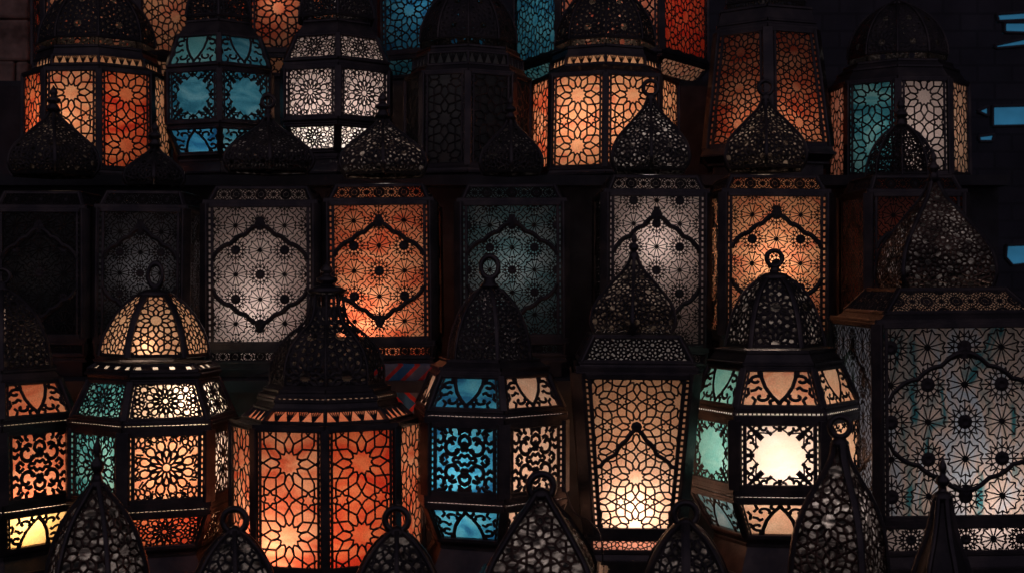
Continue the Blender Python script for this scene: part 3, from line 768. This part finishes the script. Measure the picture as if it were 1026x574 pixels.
lantern('lantern', 'big square lantern with large wheel lattice panes at the right edge', 939, Y3, 4, 65,
    [(290, 74), dict(p='wheel', c=14, w=1.3, g='peach', b=4), (313, 100), 'S', (324, 117), dict(p='wheel', c=35, w=1.35, g=['grey', 'mixed', 'mixed'], b=8, cart='hex'), (524, 117), 'S', (530, 117), dict(p='wheel', c=26, w=1.5, g=['grey', 'pink'], b=5), (558, 117), 'S', (574, 120)],
    dome=dict(prof=ONION(178, 292, 62), p='star', c=11, w=2.3, n=4, rw=4.5, delta=65, copper=True, glass='patchy'), finial=('spike', 150, 182, 6), lights=[(495, 1.1, NEUT, .08, -.07), (400, .16, COOL, -.03, 0), (250, .06, NEUT)], base_z=Z3, group=g3)

# ------------------------------------------------------------------ row 4: only tops reach into the picture
g4 = 'dark lantern tops of the front row'
def topper(cx, yt, yb, R, fin, label, shape='onion', copper=False, w=3.0, c=20, n=6, delta=0, rw=5, pw=.06, p='star', lc=NEUT, solid=False, tail=None):
    prof = ONION(yt, yb, R) if shape == 'onion' else ROUND(yt, yb, R)
    if shape == 'flare': prof = [(yt, 7), (yt + 12, 18), (yt + 28, 34), (yt + 46, 50), (yt + 66, 66), (yb, 78)]
    if shape == 'tall': prof = [(yt, 6), (yt + 18, 10), (yt + 36, 20), (yt + 62, 36), (yt + 92, 47), (yt + 132, 52), (yb, 52)]
    if shape == 'open': prof = [(yt, 5), (yt + 14, 16), (yt + 34, 31), (yt + 60, 43), (yt + 90, 50), (yb, 52)]
    if shape == 'cone': prof = [(yt, 7), (yt + 20, 10), (yt + 45, 16), (yt + 75, 26), (yb, 34)]
    R2 = prof[-1][1]
    lantern('lantern', label, cx, Y4, n, delta,
        [(yb, R2 + 1), 'S', (yb + 10, R2 + 12), star(16, 1.6, 'grey', b=6), (yb + 120, R2 + 12), 'S', (yb + 128, R2 + 14)],
        dome=dict(prof=prof, p='solid' if solid else p, c=c, w=w, n=n, delta=delta, rw=rw, rt=3.5, copper=copper, pn=(10 if int(cx) % 2 else 12), glass=None if solid else 'patchy'), finial=fin, lights=[(yb + 60, .12, NEUT), (yt + 70, pw, lc)], base_z=Z4, group=g4)  # patchy lining and weak lights added to make the holes look lit
topper(97, 484, 620, 50, ('spike', 436, 488, 7), 'dark openwork dome with a tall spike, leftmost of the front row', 'open', n=6, delta=10, copper=True)
topper(235, 532, 640, 54, ('ring', 506, 536, 15), 'small dark round dome with a hanging ring in front of the orange drum, left one', 'round', n=6, delta=0)
topper(398, 532, 640, 56, ('ring', 505, 536, 15), 'dark round dome with a hanging ring between the orange drum and the blue lantern', 'round', n=6, delta=0)
topper(543, 494, 590, 60, ('ring', 471, 500, 16), 'flaring pierced dome with a wide ring below the blue lantern', 'flare', n=4, delta=40, copper=True, rw=7, pw=.10)
topper(690, 524, 640, 56, ('ring', 500, 530, 15), 'round pierced dome with a thick centre rib in front of the arch lantern', 'round', n=6, delta=0, rw=9, pw=.05)
topper(840, 442, 600, 50, ('ring', 414, 446, 13), 'tall onion dome with copper tinted sheet and a ring in front of the brightest lantern', 'tall', n=4, delta=24, copper=True, rw=7, pw=.10, c=21)
topper(942, 496, 620, 40, ('spike', 456, 500, 7), 'narrow dark conical lantern top in front of the big square lantern', 'cone', n=6, delta=30, solid=True)

# ------------------------------------------------------------------ the setting
stand = empty('display_stand', (0, 4.2, 0)); tag(stand, 'dark wooden stepped stand carrying all the rows of lanterns', 'display stand')
def plank(Y, z, d0=.30, d1=.34):
    m = MB(); m.box(-2.6, 1.62, Y - d0 - 4.2, Y + d1 - 4.2, z - .035, z - .002); m.build('shelf', WOOD, stand)
for Y, z in ((Y0, Z0), (Y1, Z1), (Y2, Z2), (Y3, Z3), (Y4, Z4)): plank(Y, z)
for (Ya, za, zbk) in ((Y1, Z0, Z1), (Y2, Z1, Z2), (Y3, Z2, Z3), (Y4, Z3, Z4)):
    m = MB(); yy = Ya + .335 - 4.2; m.box(-2.6, 1.62, yy + .01, yy + .03, zbk, za - .037); m.build('riser', WOOD, stand)
for x in (-2.55, 1.57):
    m = MB(); m.box(x - .04, x + .04, -1.3, 1.5, 0, Z4 - .04); m.build('leg', WOOD, stand)
m = MB(); m.box(-6, 6, 6.6, 6.8, 0, 5); w = m.build('back_wall', BRICK); tag(w, 'dark brick wall behind the rows of lanterns', 'wall')
# rough stone pier at the left
m = MB(); rnd = random.Random(3)
x0, x1 = (-60 - CX) * kpx(6.2), (33 - CX) * kpx(6.2)
zc = 0.0
while zc < 4.6:
    hgt = rnd.uniform(.16, .26); xx = x0
    while xx < x1:
        ww = min(rnd.uniform(.3, .6), x1 - xx + .001); o = rnd.uniform(0, .03)
        m.box(xx + .002, xx + ww - .002, 6.15 - o, 6.5, zc + .002, zc + hgt - .002); xx += ww
    zc += hgt
w = m.build('stone_pillar', STONE); tag(w, 'rough brown stone pillar at the top left corner', 'pillar')
bv = w.modifiers.new('b', 'BEVEL'); bv.width = .012; bv.segments = 2
m = MB(); m.quad((-40, -20, 0), (40, -20, 0), (40, 40, 0), (-40, 40, 0)); gd = m.build('ground', GROUND); tag(gd, kind='structure')

# blue lit shop window glimpsed at the right: dark shutters leave slots of blue glass
def emis(name, col, st):
    m, nt, out = newmat(name); N = nt.nodes; L = nt.links
    e = N.new('ShaderNodeEmission'); tc = N.new('ShaderNodeTexCoord'); n = N.new('ShaderNodeTexNoise'); n.inputs['Scale'].default_value = 9
    L.new(tc.outputs['Object'], n.inputs['Vector'])
    r = N.new('ShaderNodeValToRGB'); r.color_ramp.elements[0].color = (*[c * .45 for c in col], 1); r.color_ramp.elements[1].color = (*[c * 1.3 for c in col], 1)
    L.new(n.outputs['Fac'], r.inputs['Fac']); L.new(r.outputs['Color'], e.inputs['Color']); e.inputs['Strength'].default_value = st
    L.new(e.outputs[0], out.inputs['Surface']); return m
BLUE = emis('blue_lit_glass', (.025, .13, .24), .8)
def slot(quadpx, Y, label):
    k = kpx(Y); cx = sum(p[0] for p in quadpx) / len(quadpx); cy = sum(p[1] for p in quadpx) / len(quadpx)
    root = empty('window', ((cx - CX) * k, Y, zat(cy, Y))); tag(root, label, 'window', 'blue lit window slots by the right edge')
    m = MB(); vs = [((x - cx) * k, 0, (cy - y) * k) for x, y in quadpx]; n = len(vs)
    m.add(vs + [(a, .02, c) for a, b, c in vs], [tuple(range(n))] + [(i, (i + 1) % n, (i + 1) % n + n, i + n) for i in range(n)])
    m.build('pane', BLUE, root)
    f = MB()
    for i in range(n): f.bar(vs[i], vs[(i + 1) % n], .012, .03, (0, -1, 0))
    f.build('frame', FRAMEM, root)
slot([(998, 15), (1040, 12), (1040, 20), (1000, 22)], 6.3, 'thin blue lit window slot at the top right corner')
slot([(1006, 23), (1042, 23), (1042, 34), (1006, 33)], 6.3, 'blue window slot just below the thin slot at the top right corner')
slot([(996, 46), (1042, 36), (1042, 45), (998, 49)], 6.3, 'slanting blue window slot, third down from the top right corner')
slot([(994, 107), (1042, 106), (1042, 126), (994, 127)], 6.3, 'widest blue lit window right of the teal and pink lantern')
slot([(979, 112), (990, 107), (990, 117)], 6.3, 'small blue window corner left of the widest blue window')
slot([(980, 137), (996, 135), (994, 142), (981, 142)], 6.3, 'short blue window slot under the widest blue window')
slot([(1008, 246), (1042, 245), (1042, 263), (1014, 266), (1007, 258)], 6.3, 'blue lit window by the right edge above the big square lantern')

# folded textile between the orange drum and the blue lantern
def cloth():
    m, nt, out = newmat('zigzag_textile'); N = nt.nodes; L = nt.links
    p = N.new('ShaderNodeBsdfPrincipled'); tc = N.new('ShaderNodeTexCoord'); sp = N.new('ShaderNodeSeparateXYZ'); L.new(tc.outputs['Object'], sp.inputs[0])
    pg = N.new('ShaderNodeMath'); pg.operation = 'PINGPONG'; pg.inputs[1].default_value = .055; L.new(sp.outputs['Z'], pg.inputs[0])
    sb = N.new('ShaderNodeMath'); sb.operation = 'SUBTRACT'; L.new(sp.outputs['X'], sb.inputs[0]); L.new(pg.outputs[0], sb.inputs[1])
    w = N.new('ShaderNodeMath'); w.operation = 'PINGPONG'; w.inputs[1].default_value = .05; L.new(sb.outputs[0], w.inputs[0])
    mu = N.new('ShaderNodeMath'); mu.operation = 'MULTIPLY'; mu.inputs[1].default_value = 20.0; L.new(w.outputs[0], mu.inputs[0])
    r = N.new('ShaderNodeValToRGB'); r.color_ramp.interpolation = 'CONSTANT'
    r.color_ramp.elements[0].color = (.22, .23, .30, 1); r.color_ramp.elements[1].position = .36; r.color_ramp.elements[1].color = (.80, .06, .05, 1)
    e = r.color_ramp.elements.new(.66); e.color = (.06, .22, .45, 1)
    L.new(mu.outputs[0], r.inputs['Fac']); L.new(r.outputs['Color'], p.inputs['Base Color']); p.inputs['Roughness'].default_value = .9
    L.new(p.outputs[0], out.inputs['Surface']); return m
m = MB(); Yc = 3.93; k = kpx(Yc); NX, NZ = 14, 10
for j in range(NZ + 1):
    for i in range(NX + 1):
        x = (372 + i * 68 / NX - CX) * k; z = zat(364 + j * 56 / NZ, Yc); m.v.append((x, Yc + .012 * math.sin(i * 1.3 + j * .2), z))
for j in range(NZ):
    for i in range(NX):
        a = j * (NX + 1) + i; m.f.append((a, a + 1, a + NX + 2, a + NX + 1))
t = m.build('textile', cloth(), None, True); tag(t, 'red and blue patterned textile hanging between the leafy drum lantern and the blue lantern', 'textile')
sol = t.modifiers.new('s', 'SOLIDIFY'); sol.thickness = .004

def cable(ptsY, label, r=.0018):
    P = [Vector(((x - CX) * kpx(Y), Y, zat(y, Y))) for x, y, Y in ptsY]; pts = []
    for i in range(len(P) - 1):
        p0 = P[max(i - 1, 0)]; p1 = P[i]; p2 = P[i + 1]; p3 = P[min(i + 2, len(P) - 1)]
        for j in range(8):
            t = j / 8; pts.append(.5 * ((2 * p1) + (-p0 + p2) * t + (2 * p0 - 5 * p1 + 4 * p2 - p3) * t * t + (-p0 + 3 * p1 - 3 * p2 + p3) * t ** 3))
    m = MB()
    for i, p in enumerate(pts):
        d = (pts[min(i + 1, len(pts) - 1)] - pts[max(i - 1, 0)]).normalized(); a = d.cross(Vector((0, 1, 0))).normalized(); b = d.cross(a)
        m.v += [tuple(p + a * r * math.cos(q * PI / 3) + b * r * math.sin(q * PI / 3)) for q in range(6)]
        if i:
            for q in range(6): m.f.append(((i - 1) * 6 + q, (i - 1) * 6 + (q + 1) % 6, i * 6 + (q + 1) % 6, i * 6 + q))
    o = m.build('cable', METAL, None, True); tag(o, label, 'cable'); return o
cable([(563, 480, 3.45), (575, 512, 3.4), (592, 523, 3.36), (603, 545, 3.33), (604, 620, 3.33)], 'thin dark cable looping down beside the foot of the arch lantern')
cable([(234, 383, 3.95), (262, 374, 3.98), (290, 371, 4.0), (300, 392, 3.98)], 'thin wire behind the glowing ribbed dome lantern and the leafy drum')

# ------------------------------------------------------------------ camera, world, render
cd = bpy.data.cameras.new('camera'); cam = bpy.data.objects.new('camera', cd); COL.objects.link(cam)
cam.location = (0, 0, CAMZ); cam.rotation_euler = (PI / 2, 0, 0); cd.sensor_width = 36; cd.lens = 36 / FW; cd.clip_end = 200; cd.dof.use_dof = True; cd.dof.focus_distance = 3.95; cd.dof.aperture_fstop = 5.0; S.camera = cam
wd = bpy.data.worlds.new('World'); S.world = wd; wd.use_nodes = True
nt = wd.node_tree; bg = nt.nodes['Background']
tc = nt.nodes.new('ShaderNodeTexCoord'); sx = nt.nodes.new('ShaderNodeSeparateXYZ'); mr = nt.nodes.new('ShaderNodeMapRange')
nt.links.new(tc.outputs['Generated'], sx.inputs[0]); nt.links.new(sx.outputs['Y'], mr.inputs['Value'])
mr.inputs['From Min'].default_value = -.8; mr.inputs['From Max'].default_value = .3; mr.inputs['To Min'].default_value = 1.0; mr.inputs['To Max'].default_value = .14
nt.links.new(mr.outputs['Result'], bg.inputs['Strength']); bg.inputs['Color'].default_value = (.098, .086, .112, 1)
S.view_settings.view_transform = 'Standard'; S.view_settings.look = 'None'; S.view_settings.exposure = 0; S.view_settings.gamma = 1
S.render.engine = 'CYCLES'
